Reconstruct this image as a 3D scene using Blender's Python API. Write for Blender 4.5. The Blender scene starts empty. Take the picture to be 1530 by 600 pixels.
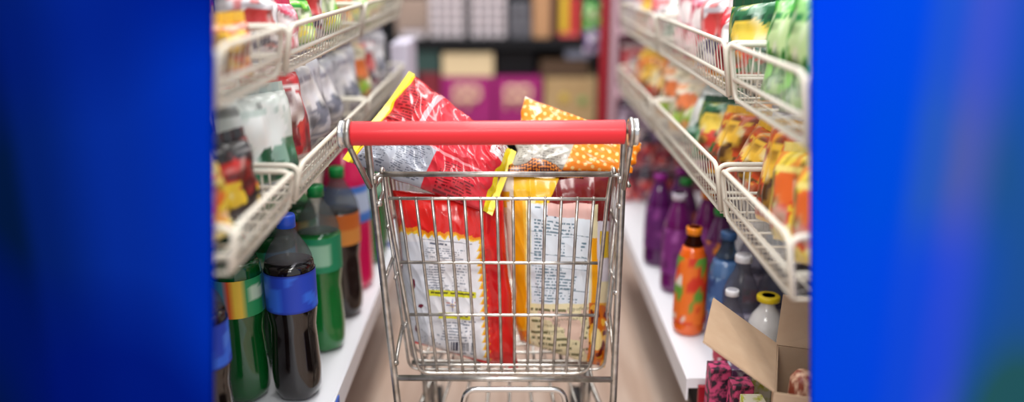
import bpy, bmesh, math, random
import numpy as np
from mathutils import Vector, Matrix
random.seed(7)
C = bpy.context.scene.collection
PI = math.pi
# ---------------------------------------------------------------- camera
TH = math.atan(360/1250.0); CT, ST = math.cos(TH), math.sin(TH)
H = 1.05                                    # lens height above the floor
def P(px, py, Y):                           # point of the photo on the upright plane at distance Y
    u = (px-765)/1250; v = (300-py)/1250
    t = Y/(CT+v*ST)
    return Vector((u*t, Y, H+(-ST+v*CT)*t))
def XZ(px, Y, z):                           # sideways position for a photo column at distance Y, height z
    return (px-765)/1250*(Y*CT+(H-z)*ST)
cd = bpy.data.cameras.new('camera'); cam = bpy.data.objects.new('camera', cd); C.objects.link(cam)
cam.location = (0, 0, H); cam.rotation_euler = (PI/2-TH, 0, 0)
cd.sensor_width = 36; cd.lens = 36*1250/1530; cd.clip_start = .02
cd.dof.use_dof = True; cd.dof.focus_distance = 1.385; cd.dof.aperture_fstop = .85; cd.dof.aperture_blades = 0
sc = bpy.context.scene; sc.camera = cam
sc.view_settings.view_transform = 'Standard'; sc.view_settings.look = 'None'
sc.view_settings.exposure = 0.0
# ---------------------------------------------------------------- materials
def lin(c):
    c = np.asarray(c, dtype=float)
    if c.max() > 1.001: c = c/255
    return np.where(c <= .04045, c/12.92, ((c+.055)/1.055)**2.4)
def mat(name, col, rough=.5, metal=0, spec=.5, coat=0, noise=None, emit=0):
    m = bpy.data.materials.new(name); m.use_nodes = True
    n = m.node_tree.nodes; b = n['Principled BSDF']; l = m.node_tree.links
    c = lin(col)
    b.inputs['Base Color'].default_value = (*c, 1)
    b.inputs['Roughness'].default_value = rough; b.inputs['Metallic'].default_value = metal
    b.inputs['Specular IOR Level'].default_value = spec; b.inputs['Coat Weight'].default_value = coat
    if noise:
        sc_, col2, amt = noise
        t = n.new('ShaderNodeTexCoord'); nz = n.new('ShaderNodeTexNoise'); nz.inputs['Scale'].default_value = sc_
        nz.inputs['Detail'].default_value = 4
        r = n.new('ShaderNodeValToRGB'); r.color_ramp.elements[0].position = .5-amt; r.color_ramp.elements[1].position = .5+amt
        r.color_ramp.elements[0].color = (*c, 1); r.color_ramp.elements[1].color = (*lin(col2), 1)
        l.new(t.outputs['Object'], nz.inputs['Vector']); l.new(nz.outputs['Fac'], r.inputs['Fac']); l.new(r.outputs['Color'], b.inputs['Base Color'])
    return m
def attr_mat(name, rough=.3, coat=.3, spec=.5, bump=0):
    m = bpy.data.materials.new(name); m.use_nodes = True
    n = m.node_tree.nodes; b = n['Principled BSDF']; l = m.node_tree.links
    a = n.new('ShaderNodeAttribute'); a.attribute_name = 'print'
    l.new(a.outputs['Color'], b.inputs['Base Color'])
    b.inputs['Roughness'].default_value = rough; b.inputs['Coat Weight'].default_value = coat
    b.inputs['Coat Roughness'].default_value = .12; b.inputs['Specular IOR Level'].default_value = spec
    if bump:
        t = n.new('ShaderNodeTexCoord'); nz = n.new('ShaderNodeTexNoise'); nz.inputs['Scale'].default_value = 28
        nz.inputs['Detail'].default_value = 3; nz.inputs['Distortion'].default_value = 1.2
        bp = n.new('ShaderNodeBump'); bp.inputs['Strength'].default_value = bump; bp.inputs['Distance'].default_value = .01
        l.new(t.outputs['Object'], nz.inputs['Vector']); l.new(nz.outputs['Fac'], bp.inputs['Height']); l.new(bp.outputs['Normal'], b.inputs['Normal'])
        l.new(bp.outputs['Normal'], b.inputs['Coat Normal'])
    return m
def clear_mat(name, tint, fac=.55):
    m = bpy.data.materials.new(name); m.use_nodes = True
    n = m.node_tree.nodes; l = m.node_tree.links; n.clear()
    o = n.new('ShaderNodeOutputMaterial'); mx = n.new('ShaderNodeMixShader')
    tr = n.new('ShaderNodeBsdfTransparent'); pb = n.new('ShaderNodeBsdfPrincipled')
    tr.inputs['Color'].default_value = (*lin(tint), 1); pb.inputs['Base Color'].default_value = (*(lin(tint)*.6), 1); pb.inputs['Roughness'].default_value = .08
    mx.inputs['Fac'].default_value = 1-fac
    l.new(tr.outputs[0], mx.inputs[1]); l.new(pb.outputs[0], mx.inputs[2]); l.new(mx.outputs[0], o.inputs['Surface'])
    return m
STEEL = mat('worn_steel', (206, 204, 200), .28, .86, noise=(60, (150, 143, 134), .25))
CHROME = mat('bright_chrome', (205, 205, 205), .2, .95)
RED = mat('red_plastic', (218, 36, 46), .4, 0, .4, .08)
WIRE = mat('cream_wire', (216, 210, 196), .45)
DECK = mat('white_enamel', (226, 226, 232), .4)
BACKP = mat('shelf_back', (120, 112, 112), .6)
BLACKM = mat('black_rack', (9, 10, 16), .65, 0, .3)
DRED = mat('dark_red_paint', (150, 14, 34), .4)
PINKM = mat('pinkish_paint', (196, 160, 172), .5)
CARD = mat('kraft_cardboard', (192, 164, 136), .8, noise=(30, (180, 150, 122), .3))
CARDIN = mat('cardboard_inside', (176, 144, 112), .85)
BLUETAG = mat('blue_strip', (34, 92, 200), .4)
PRINT = attr_mat('foil_print', .24, .4, .4)
PRINTS = attr_mat('shelf_print', .38, .25)
PRINTM = attr_mat('matt_print', .55, .0)
# ---------------------------------------------------------------- mesh helpers
def link(name, me, m=None, parent=None):
    o = bpy.data.objects.new(name, me); C.objects.link(o)
    if m is not None and me is not None and not me.materials: me.materials.append(m)
    if parent is not None: o.parent = parent
    return o
def tag(o, label=None, cat=None, group=None, kind=None):
    if label: o['label'] = label
    if cat: o['category'] = cat
    if group: o['group'] = group
    if kind: o['kind'] = kind
    return o
def empty(name, label, cat, loc=(0, 0, 0), group=None):
    o = bpy.data.objects.new(name, None); C.objects.link(o); o.location = loc; o.empty_display_size = .05
    return tag(o, label, cat, group)
class MB:
    def __init__(s): s.v = []; s.f = []; s.smooth = []
    def add(s, vs, fs, sm=False):
        k = len(s.v); s.v += [tuple(v) for v in vs]; s.f += [tuple(i+k for i in f) for f in fs]; s.smooth += [sm]*len(fs); return s
    def box(s, a, b):
        x0, y0, z0 = a; x1, y1, z1 = b
        return s.add([(x0,y0,z0),(x1,y0,z0),(x1,y1,z0),(x0,y1,z0),(x0,y0,z1),(x1,y0,z1),(x1,y1,z1),(x0,y1,z1)],
              [(0,3,2,1),(4,5,6,7),(0,1,5,4),(1,2,6,5),(2,3,7,6),(3,0,4,7)])
    def tube(s, pts, r, n=8, closed=False):
        pts = [Vector(p) for p in pts]; N = len(pts); rings = []
        up = None
        for i in range(N):
            if closed: d = (pts[(i+1) % N]-pts[i-1])
            else: d = pts[min(i+1, N-1)]-pts[max(i-1, 0)]
            if d.length < 1e-9: d = Vector((0, 0, 1))
            d.normalize()
            if up is None: up = Vector((0, 0, 1)) if abs(d.z) < .9 else Vector((1, 0, 0))
            a = d.cross(up)
            if a.length < 1e-6: a = d.orthogonal()
            a.normalize(); b = a.cross(d).normalized(); up = b
            rings.append([pts[i]+(a*math.cos(2*PI*k/n)+b*math.sin(2*PI*k/n))*r for k in range(n)])
        vs = [p for rg in rings for p in rg]; fs = []
        for i in range(N if closed else N-1):
            j = (i+1) % N
            for k in range(n): fs.append((i*n+k, i*n+(k+1) % n, j*n+(k+1) % n, j*n+k))
        if not closed: fs += [tuple(range(n-1, -1, -1)), tuple((N-1)*n+k for k in range(n))]
        return s.add(vs, fs, True)
    def lathe(s, prof, c=(0, 0, 0), n=20, flute=None):
        vs = []; fs = []
        for (r, z) in prof:
            for k in range(n):
                q = r*(1+(flute(k/n, z) if flute else 0)); a = 2*PI*k/n
                vs.append((c[0]+q*math.cos(a), c[1]+q*math.sin(a), c[2]+z))
        for i in range(len(prof)-1):
            for k in range(n): fs.append((i*n+k, i*n+(k+1) % n, (i+1)*n+(k+1) % n, (i+1)*n+k))
        fs += [tuple(range(n-1, -1, -1)), tuple((len(prof)-1)*n+k for k in range(n))]
        return s.add(vs, fs, True)
    def mesh(s, name):
        me = bpy.data.meshes.new(name); me.from_pydata(s.v, [], s.f)
        me.polygons.foreach_set('use_smooth', s.smooth)
        me.update(); return me
    def build(s, name, m, parent=None): return link(name, s.mesh(name), m, parent)
def rnd(pts, r, k=5):                       # polyline with rounded corners
    pts = [Vector(p) for p in pts]; out = [pts[0]]
    for a, b, c in zip(pts, pts[1:], pts[2:]):
        d1 = min(r, (a-b).length*.45); d2 = min(r, (c-b).length*.45)
        p = b+(a-b).normalized()*d1; q = b+(c-b).normalized()*d2
        for i in range(k+1):
            t = i/k; out.append(p*(1-t)**2+b*2*t*(1-t)+q*t*t)
    return out+[pts[-1]]
def vn(x, y, seed=0):                       # smooth value noise, arrays
    def h(a, b):
        n = (a.astype(np.int64)*374761393+b.astype(np.int64)*668265263+seed*1442695041) & 0x7fffffff
        n = ((n ^ (n >> 13))*1274126177) & 0x7fffffff
        return ((n ^ (n >> 16)) & 0xffff)/65535.0
    xi, yi = np.floor(x), np.floor(y); fx, fy = x-xi, y-yi
    fx = fx*fx*(3-2*fx); fy = fy*fy*(3-2*fy)
    return (h(xi, yi)*(1-fx)+h(xi+1, yi)*fx)*(1-fy)+(h(xi, yi+1)*(1-fx)+h(xi+1, yi+1)*fx)*fy
def grid_mesh(name, layers, cols, m):       # several point grids [nv,nu,3] with colours -> one mesh with colour attribute
    vs = []; fs = []; cs = []; k = 0
    for G, K, flip in zip(layers, cols, [False]+[True]*9):
        nv, nu = G.shape[:2]
        idx = k+np.arange(nv*nu).reshape(nv, nu)
        q = np.stack([idx[:-1, :-1], idx[:-1, 1:], idx[1:, 1:], idx[1:, :-1]], -1).reshape(-1, 4)
        if flip: q = q[:, ::-1]
        vs.append(G.reshape(-1, 3)); cs.append(K.reshape(-1, 3)); fs.append(q); k += nv*nu
    V = np.concatenate(vs); F = np.concatenate(fs); K = np.concatenate(cs)
    me = bpy.data.meshes.new(name)
    me.vertices.add(len(V)); me.vertices.foreach_set('co', V.astype(np.float32).ravel())
    me.loops.add(F.size); me.loops.foreach_set('vertex_index', F.astype(np.int32).ravel())
    me.polygons.add(len(F)); me.polygons.foreach_set('loop_start', np.arange(0, F.size, 4, dtype=np.int32))
    me.polygons.foreach_set('use_smooth', np.ones(len(F), dtype=bool))
    me.update(); me.validate()
    at = me.color_attributes.new('print', 'FLOAT_COLOR', 'POINT')
    rgba = np.ones((len(V), 4), dtype=np.float32); rgba[:, :3] = lin(np.clip(K, 0, 255)/255.0)
    at.data.foreach_set('color', rgba.ravel())
    me.materials.append(m); return me
def put(col, mask, c):
    mk = np.clip(mask.astype(float), 0, 1)[..., None]; col[:] = col*(1-mk)+np.array(c, float)*mk
# lettering: rasterise filled letters from the built-in font into a paint array
def text_tris(body):
    cu = bpy.data.curves.new('t', 'FONT'); cu.body = body; cu.size = 1
    o = bpy.data.objects.new('t', cu); C.objects.link(o)
    dg = bpy.context.evaluated_depsgraph_get(); me = o.evaluated_get(dg).to_mesh()
    me.calc_loop_triangles()
    v = np.array([p.co[:2] for p in me.vertices]) if len(me.vertices) else np.zeros((0, 2))
    t = [tuple(x.vertices) for x in me.loop_triangles]
    o.evaluated_get(dg).to_mesh_clear(); bpy.data.objects.remove(o); bpy.data.curves.remove(cu)
    return v, t
def text_mask(X, Y, body, x0, y0, size, slope=0):   # X,Y photo coords arrays; y grows downward
    v, t = text_tris(body); M = np.zeros(X.shape, bool)
    for a, b, c in t:
        p = [(x0+v[i][0]*size, y0-v[i][1]*size+slope*v[i][0]*size) for i in (a, b, c)]
        xs = [q[0] for q in p]; ys = [q[1] for q in p]
        sel = (X >= min(xs)) & (X <= max(xs)) & (Y >= min(ys)) & (Y <= max(ys))
        if not sel.any(): continue
        x = X[sel]; y = Y[sel]; (x1, y1), (x2, y2), (x3, y3) = p
        d = (y2-y3)*(x1-x3)+(x3-x2)*(y1-y3)
        if abs(d) < 1e-12: continue
        l1 = ((y2-y3)*(x-x3)+(x3-x2)*(y-y3))/d; l2 = ((y3-y1)*(x-x3)+(x1-x3)*(y-y3))/d
        M[sel] |= (l1 >= -.02) & (l2 >= -.02) & (l1+l2 <= 1.02)
    return M
def scribble(X, Y, x0, x1, y0, y1, pitch, seed, slope=0, fill=.62, hgt=.5, rag=.3):   # rows of print too small to read
    yy = Y-slope*(X-x0); row = np.floor((yy-y0)/pitch); fr = (yy-y0)/pitch-row
    w = vn((X-x0)/1.9+row*37.7, row*5.3, seed); gap = vn((X-x0)/7.0+row*91, row*3.1+7, seed+3)
    end = x0+(x1-x0)*(1-rag*vn(row*9.1, row*4.4, seed+5))
    return (X >= x0) & (X <= end) & (yy >= y0) & (yy < y1) & (fr > .2) & (fr < .2+hgt) & (w > 1-fill) & (gap > .22)
# ================================================================= SETTING
fm = bpy.data.materials.new('floor_boards'); fm.use_nodes = True
n = fm.node_tree.nodes; l = fm.node_tree.links; b = n['Principled BSDF']; b.inputs['Roughness'].default_value = .45
t = n.new('ShaderNodeTexCoord'); mp = n.new('ShaderNodeMapping'); mp.inputs['Scale'].default_value = (14, 1.1, 1)
nz = n.new('ShaderNodeTexNoise'); nz.inputs['Scale'].default_value = 1.6; nz.inputs['Detail'].default_value = 4
rp = n.new('ShaderNodeValToRGB'); rp.color_ramp.elements[0].color = (*lin((188, 160, 142)), 1); rp.color_ramp.elements[1].color = (*lin((220, 198, 182)), 1)
rp.color_ramp.elements[0].position = .35; rp.color_ramp.elements[1].position = .68
l.new(t.outputs['Object'], mp.inputs['Vector']); l.new(mp.outputs['Vector'], nz.inputs['Vector']); l.new(nz.outputs['Fac'], rp.inputs['Fac']); l.new(rp.outputs['Color'], b.inputs['Base Color'])
tag(MB().box((-2.4, -1.5, -.03), (2.4, 4.9, 0)).build('floor', fm), kind='structure')
tag(MB().box((-2.4, 4.8, 0), (2.4, 4.9, 2.6)).build('wall_back', mat('back_wall', (96, 90, 96), .7)), kind='structure')
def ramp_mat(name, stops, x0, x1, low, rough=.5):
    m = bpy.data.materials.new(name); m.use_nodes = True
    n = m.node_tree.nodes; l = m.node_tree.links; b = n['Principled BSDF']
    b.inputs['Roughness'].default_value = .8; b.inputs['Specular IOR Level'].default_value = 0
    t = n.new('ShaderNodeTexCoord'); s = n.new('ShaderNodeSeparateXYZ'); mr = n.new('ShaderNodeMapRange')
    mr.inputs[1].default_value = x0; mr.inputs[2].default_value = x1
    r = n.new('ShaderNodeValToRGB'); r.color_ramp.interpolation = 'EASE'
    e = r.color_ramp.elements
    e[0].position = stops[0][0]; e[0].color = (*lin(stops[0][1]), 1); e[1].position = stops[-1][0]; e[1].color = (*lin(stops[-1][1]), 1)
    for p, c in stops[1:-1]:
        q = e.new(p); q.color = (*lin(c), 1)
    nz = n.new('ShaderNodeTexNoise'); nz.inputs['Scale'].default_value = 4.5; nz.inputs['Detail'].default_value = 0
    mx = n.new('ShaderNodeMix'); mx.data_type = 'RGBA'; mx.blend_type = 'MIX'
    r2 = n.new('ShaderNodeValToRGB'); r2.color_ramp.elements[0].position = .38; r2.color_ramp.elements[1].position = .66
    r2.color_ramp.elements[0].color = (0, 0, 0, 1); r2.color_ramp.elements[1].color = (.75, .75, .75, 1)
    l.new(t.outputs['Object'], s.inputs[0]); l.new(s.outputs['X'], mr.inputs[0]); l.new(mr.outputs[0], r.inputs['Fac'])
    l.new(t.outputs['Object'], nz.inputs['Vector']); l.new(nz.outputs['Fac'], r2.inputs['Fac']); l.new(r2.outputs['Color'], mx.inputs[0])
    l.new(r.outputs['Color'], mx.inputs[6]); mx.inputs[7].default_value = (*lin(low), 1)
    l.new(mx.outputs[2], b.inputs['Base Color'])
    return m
def surround(name, Y, ex, s, m):           # made-up blue partition added as a border fill, not part of the shop
    a, bb = P(ex, -60, Y), P(ex, 640, Y)
    sl = (bb.x-a.x)/(bb.z-a.z); top = 1.5; xt = a.x+sl*(top-a.z); xb = a.x+sl*(0-a.z)
    T = .012; xo = s*1.15
    mb = MB(); q = [(xb, 0), (xt, top), (xo, top), (xo, 0)]
    vs = [(x, Y, z) for x, z in q]+[(x, Y+T, z) for x, z in q]
    mb.add(vs, [(0,1,2,3),(7,6,5,4),(0,4,5,1),(1,5,6,2),(2,6,7,3),(3,7,4,0)])
    return tag(mb.build(name, m), kind='structure')
surround('border_fill_left', .85, 315, -1, ramp_mat('navy_fade', [(0, (2, 18, 52)), (.12, (3, 24, 88)), (.5, (4, 34, 126)), (1, (0, 38, 150))], -.53, -.30, (0, 12, 98)))  # added border fill with a navy colour fade across it
surround('border_fill_right', .93, 1215, 1, ramp_mat('blue_fade', [(0, (0, 56, 205)), (.42, (0, 64, 196)), (.60, (32, 76, 168)), (.76, (66, 80, 150)), (1, (30, 76, 84))], .335, .575, (4, 58, 204)))  # added border fill, fading from blue to teal outward
# ================================================================= SHELF RUNS
LV = {('R', 1): H-.207, ('R', 2): H-.397, ('L', 1): H-.149, ('L', 2): H-.335}
FRONT = {'R': .345, 'L': .316}; DZ = H-.745; DECKX = {'R': .328, 'L': .316}
def shelf_run(side):
    s = 1 if side == 'R' else -1; y0, y1 = (.965, 2.68) if side == 'R' else (.885, 2.42)
    o = empty('store_shelf', 'long %s shelf run with a white bottom deck and wire baskets above' % ('right' if s > 0 else 'left'), 'shelf', (s*.65, y0, 0))
    def bx(name, m, x0, ya, z0, x1, yb, z1, kids=None):
        q = MB().box((min(s*x0, s*x1)-s*.65, ya-y0, z0), (max(s*x0, s*x1)-s*.65, yb-y0, z1)).build(name, m, kids or o); return q
    dy0 = 1.40 if side == 'R' else y0
    bx('back_panel', BACKP, .665, y0, 0, .68, y1, 1.30)
    d = bx('deck', DECK, DECKX[side], dy0, DZ-.02, .665, y1, DZ)
    bx('lip', DECK, DECKX[side]-.004, dy0, DZ-.045, DECKX[side], y1, DZ-.001, d)
    bx('kick_board', BLACKM, .44, y0, 0, .455, y1, DZ-.02)
    if side == 'R':
        bx('lower_deck', DECK, .36, y0, DZ-.08, .665, 1.385, DZ-.06)
        bx('deck_end_bracket', DRED, .345, 1.388, DZ-.16, .40, 1.398, DZ-.012)
    else:
        bx('price_strip', BLUETAG, DECKX[side]-.0065, 1.30, DZ-.05, DECKX[side]-.0045, 1.345, DZ-.004, d)
        bx('deck_divider', BLUETAG, .322, 2.14, DZ, .655, 2.146, DZ+.012, d)
    for yy in (y0+.01, (y0+y1)/2, y1-.03):
        bx('upright', DRED if (side == 'R' and yy > 2.5) else WIRE, .635, yy, 0, .665, yy+.02, 1.3)
shelf_run('R'); shelf_run('L')
def basket(side, lev, ya, yb, label):
    s = 1 if side == 'R' else -1; xf = FRONT[side]; z = LV[(side, lev)]; hh = {('R', 1): .083, ('R', 2): .078, ('L', 1): .062, ('L', 2): .052}[(side, lev)]
    D = .30; o = empty('wire_basket', label, 'basket', (s*xf, ya, z), 'wire shelf baskets'); L = yb-ya
    def q(x, y, zz): return (s*x, y, zz)
    # front: rails and upright wires
    r = MB(); zt = hh; zm = hh*.38; lean = -.012
    ring = rnd([q(0, .012, 0), q(lean, 0.006, zt), q(lean, L-.006, zt), q(0, L-.012, 0), q(0, .012, 0)], .018)
    r.tube(ring[:-1], .0040, 8, True)
    r.tube([q(lean*.4, .008, zm), q(lean*.4, L-.008, zm)], .0036, 6)
    k = int(L/.021)
    for i in range(1, k):
        y = L*i/k; r.tube([q(.022, y, .0), q(0, y, 0), q(lean, y, zt)], .0010, 5)
    r.build('front_grid', WIRE, o)
    for y, d in ((.004, 1), (L-.004, -1)):
        e = MB(); e.tube(rnd([q(0, y, 0), q(lean, y, zt), q(D, y, zt), q(D, y, 0)], .02), .004, 8)
        e.tube([q(0, y, zm), q(D, y, zm)], .0025, 6)
        for i in range(1, 9): e.tube([q(D*i/9, y, 0), q(D*i/9, y, zt)], .0015, 5)
        e.build('end_grid', WIRE, o)
    f = MB()
    for i in range(11): f.tube([q(i*.03, .006, -.002), q(i*.03, L-.006, -.002)], .0012, 5)
    for i in range(6): f.tube([q(0, .01+(L-.02)*i/5, -.005), q(D, .01+(L-.02)*i/5, -.005)], .002, 5)
    f.build('floor_grid', WIRE, o)
    return o
BK = {'R': [('near', .95, 1.293), ('middle', 1.318, 1.965), ('far', 1.985, 2.64)], 'L': [('near', .875, 1.135), ('middle', 1.163, 1.75), ('far', 1.772, 2.38)]}
for sd in 'RL':
    for lv in (1, 2):
        for nm, ya, yb in BK[sd]:
            basket(sd, lv, ya, yb, 'cream wire basket, the %s one on the %s level of the %s shelf' % (nm, 'upper' if lv == 1 else 'lower', 'right' if sd == 'R' else 'left'))
# ---------------------------------------------------------------- shelf snack bags
cache = {}
SEALM = {}
def snack_mesh(W, Hh, T, seed, base, low, seal, blob, spot):
    key = (W, Hh, T, seed, base, low, blob)
    if key in cache: return cache[key]
    nu, nvv = 24, 30
    u, v = np.meshgrid(np.linspace(0, 1, nu), np.linspace(0, 1, nvv))
    f = (1-np.abs(2*u-1)**2.6)**.6*(1-np.abs(2*v-1)**4)**.6
    wr = (vn(u*7, v*2.2, seed)-.5)*(.4+1.2*np.abs(2*v-1)**2)*.022+(vn(u*3, v*3, seed+9)-.5)*.02
    x = (u-.5)*W*(1-.10*f*(1-np.abs(2*v-1)))*1.0+(vn(v*4, u*0+2, seed+4)-.5)*.008; z = v*Hh
    K = np.zeros((nvv, nu, 3)); K[:] = base
    put(K, v < .36+.14*np.sin(u*3+seed), low)
    put(K, ((u-.5)/.33)**2+((v-.60)/.2)**2 < 1+.3*(vn(u*5, v*5, seed+2)-.5), blob)
    put(K, ((u-.45)/.18)**2+((v-.3)/.13)**2 < 1, spot)
    put(K, (vn(u*9, v*11, seed+6) > .72) & (v < .5) & (v > .08), spot)
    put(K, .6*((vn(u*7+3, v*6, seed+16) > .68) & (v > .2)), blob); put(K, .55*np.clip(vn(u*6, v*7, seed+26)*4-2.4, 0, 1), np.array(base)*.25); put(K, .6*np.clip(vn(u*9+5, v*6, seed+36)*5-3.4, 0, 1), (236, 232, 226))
    put(K, (np.abs(v-.80) < .035) & (np.abs(u-.5) < .36) & (vn(u*16, v*3, seed+8) > .4), seal)
    put(K, v < .05, seal)
    Gf = np.stack([x, -T/2*f+wr*f-.001, z], -1); Gb = np.stack([x, T/2*f+wr*f*.6+.001, z], -1)
    me = grid_mesh('snack_bag', [Gf, Gb], [K, K], PRINTS)
    mb = MB(); k = 13                          # crimped seal along the top
    vs = []; 
    for i in range(k):
        xx = x[-1, 0]+(x[-1, -1]-x[-1, 0])*i/(k-1); yy = .0018*(-1)**i
        vs += [(xx, yy, Hh-.002), (xx, yy, Hh+.014)]
    sm = mb.add(vs, [(2*i, 2*i+2, 2*i+3, 2*i+1) for i in range(k-1)]).mesh('top_seal')
    sk = tuple(seal)
    if sk not in SEALM: SEALM[sk] = mat('seal_foil', seal, .35, 0, .5, .3)
    sm.materials.append(SEALM[sk])
    cache[key] = (me, sm); return me, sm
# palette: key -> (wording, base, lower, seal, emblem, spots)
PAL = {
 'green':  ('bright green bag with pale emblem', (60, 170, 40), (110, 196, 60), (10, 120, 50), (196, 222, 160), (24, 104, 30)),
 'lime':   ('lime green bag with pale bottom', (120, 200, 60), (196, 220, 140), (40, 150, 50), (220, 236, 190), (230, 210, 60)),
 'dkgreen':('dark green bag with yellow print', (10, 92, 46), (16, 120, 60), (8, 70, 40), (232, 200, 70), (210, 60, 40)),
 'redw':   ('red bag with white emblem', (208, 44, 54), (190, 30, 44), (240, 230, 230), (244, 240, 240), (120, 20, 36)),
 'pink':   ('pink bag with pale bottom', (228, 120, 140), (236, 200, 206), (200, 60, 90), (250, 240, 240), (200, 70, 90)),
 'white':  ('white bag with red print', (232, 230, 234), (220, 214, 220), (200, 198, 206), (200, 60, 60), (60, 50, 80)),
 'silver': ('silver grey bag with faint print', (186, 188, 198), (206, 206, 214), (150, 150, 164), (226, 226, 232), (130, 134, 150)),
 'orange': ('orange bag with yellow print', (218, 88, 20), (196, 66, 18), (250, 200, 60), (248, 196, 60), (90, 60, 20)),
 'amber':  ('amber and brown bag', (222, 140, 40), (120, 60, 24), (240, 190, 80), (240, 220, 160), (190, 50, 20)),
 'yellow': ('yellow bag with orange print', (246, 214, 60), (250, 226, 110), (250, 230, 130), (238, 110, 40), (226, 60, 30)),
 'black':  ('black bag with red print', (26, 24, 30), (40, 30, 34), (50, 50, 56), (208, 44, 40), (236, 200, 50)),
 'purple': ('purple and grey bag', (110, 80, 140), (180, 170, 196), (90, 60, 120), (220, 210, 230), (70, 40, 90)),
 'cream':  ('cream bag with orange bottom', (236, 224, 190), (238, 180, 110), (240, 234, 214), (226, 120, 60), (150, 190, 70)),
 'blue':   ('blue bag with pale emblem', (40, 70, 150), (140, 150, 170), (30, 50, 120), (220, 224, 236), (20, 24, 50)),
 'gwhite': ('white and dark green bag', (214, 224, 218), (14, 104, 66), (190, 206, 200), (236, 240, 238), (10, 86, 56)),
 'teal':   ('dark teal bag', (24, 92, 92), (40, 110, 104), (20, 70, 74), (190, 210, 200), (16, 60, 64)),
}
NTH = ['nearest', 'second nearest', 'third nearest', 'fourth nearest', 'fifth nearest']
ORD = ['first', 'second', 'third', 'fourth', 'fifth', 'sixth', 'seventh']
def stand(o, me, z):                          # rest on height z
    M = o.rotation_euler.to_matrix(); co = np.empty(len(me.vertices)*3, np.float32); me.vertices.foreach_get('co', co)
    zs = co.reshape(-1, 3) @ np.array(M[2]); o.location.z = z-float(zs.min())
def snack(side, x, y, z, key, label, W, Hh, T, yaw, lean, roll, group):
    wd, *cl = PAL[key]; me, sm = snack_mesh(W, Hh, T, (hash_(key) % 50), *cl)
    o = link('snack_bag', me); q = link('top_seal', sm, None, o)
    s = 1 if side == 'R' else -1
    o.rotation_euler = (Matrix.Rotation(-s*math.radians(90-yaw), 3, 'Z') @ Matrix.Rotation(math.radians(-lean), 3, 'X') @ Matrix.Rotation(math.radians(roll), 3, 'Y')).to_euler()
    o.location = (s*x, y, 0); stand(o, me, z+.001)
    return tag(o, label, 'snack bag', group)
def hash_(k): return sum((i+3)*ord(c) for i, c in enumerate(k))
def row(side, lev, which, rown, ys, keys, Hh=.165, W=.125, T=.05, x=None, yaw=28, lean=8):
    W = min(W, abs(ys[1]-ys[0])*1.0)
    z = LV[(side, lev)]; xr = FRONT[side]+{'front': .062, 'back': .165, 'rear': .245}[rown] if x is None else x
    for i, (y, k) in enumerate(zip(ys, keys)):
        hh = Hh*random.uniform(.92, 1.06)
        lab = '%s, %s in the %s row, %s %s %s basket' % (PAL[k][0], NTH[i], rown, 'upper' if lev == 1 else 'lower', 'right' if side == 'R' else 'left', which)
        # height variants share a few sizes
        hh = round(hh*100)/100
        snack(side, xr+random.uniform(-.006, .006), y, z, k, lab, W, hh, T, yaw+random.uniform(-9, 9), lean+random.uniform(-3, 5), random.uniform(-9, 9),
              'snack bags in the %s %s %s basket' % ('upper' if lev == 1 else 'lower', 'right' if side == 'R' else 'left', which))
def lin_ys(a, b, n): return [a+(b-a)*(i+.5)/n for i in range(n)]
row('R', 1, 'near', 'front', lin_ys(.99, 1.275, 3), ['lime', 'green', 'green'])
row('R', 1, 'near', 'back', lin_ys(1.00, 1.28, 3), ['silver', 'dkgreen', 'dkgreen'], Hh=.18)
row('R', 1, 'middle', 'front', lin_ys(1.33, 1.955, 5), ['dkgreen', 'redw', 'white', 'pink', 'pink'], Hh=.13)
row('R', 1, 'middle', 'back', lin_ys(1.33, 1.955, 5), ['silver', 'white', 'redw', 'silver', 'redw'], Hh=.16)
row('R', 1, 'far', 'front', lin_ys(2.0, 2.63, 5), ['gwhite', 'redw', 'pink', 'orange', 'redw'], Hh=.12)
row('R', 1, 'far', 'back', lin_ys(2.0, 2.63, 4), ['redw', 'pink', 'redw', 'pink'], Hh=.15)
row('R', 2, 'near', 'front', lin_ys(.99, 1.275, 3), ['yellow', 'yellow', 'orange'], Hh=.145)
row('R', 2, 'near', 'back', lin_ys(1.0, 1.28, 3), ['yellow', 'orange', 'orange'], Hh=.175)
row('R', 2, 'middle', 'front', lin_ys(1.33, 1.955, 5), ['orange', 'orange', 'dkgreen', 'gwhite', 'cream'], Hh=.115, lean=18)
row('R', 2, 'middle', 'back', lin_ys(1.33, 1.955, 5), ['black', 'silver', 'amber', 'black', 'dkgreen'], Hh=.125)
row('R', 2, 'far', 'front', lin_ys(2.0, 2.63, 5), ['cream', 'orange', 'amber', 'orange', 'yellow'], Hh=.13)
row('R', 2, 'far', 'back', lin_ys(2.0, 2.63, 4), ['amber', 'orange', 'yellow', 'yellow'], Hh=.14)
row('L', 1, 'near', 'front', lin_ys(.89, 1.125, 2), ['dkgreen', 'orange'], Hh=.075, W=.11)
row('L', 1, 'near', 'back', lin_ys(.90, 1.13, 2), ['green', 'amber'], Hh=.13)
row('L', 1, 'middle', 'front', lin_ys(1.17, 1.74, 5), ['white', 'pink', 'lime', 'white', 'lime'], Hh=.085)
row('L', 1, 'middle', 'back', lin_ys(1.17, 1.74, 5), ['orange', 'black', 'amber', 'black', 'yellow'], Hh=.15)
row('L', 1, 'far', 'front', lin_ys(1.78, 2.37, 5), ['yellow', 'lime', 'cream', 'cream', 'cream'], Hh=.10)
row('L', 1, 'far', 'back', lin_ys(1.78, 2.37, 4), ['green', 'cream', 'silver', 'amber'], Hh=.13)
row('L', 2, 'near', 'front', lin_ys(.89, 1.125, 2), ['yellow', 'black'], Hh=.10, W=.11)
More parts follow.
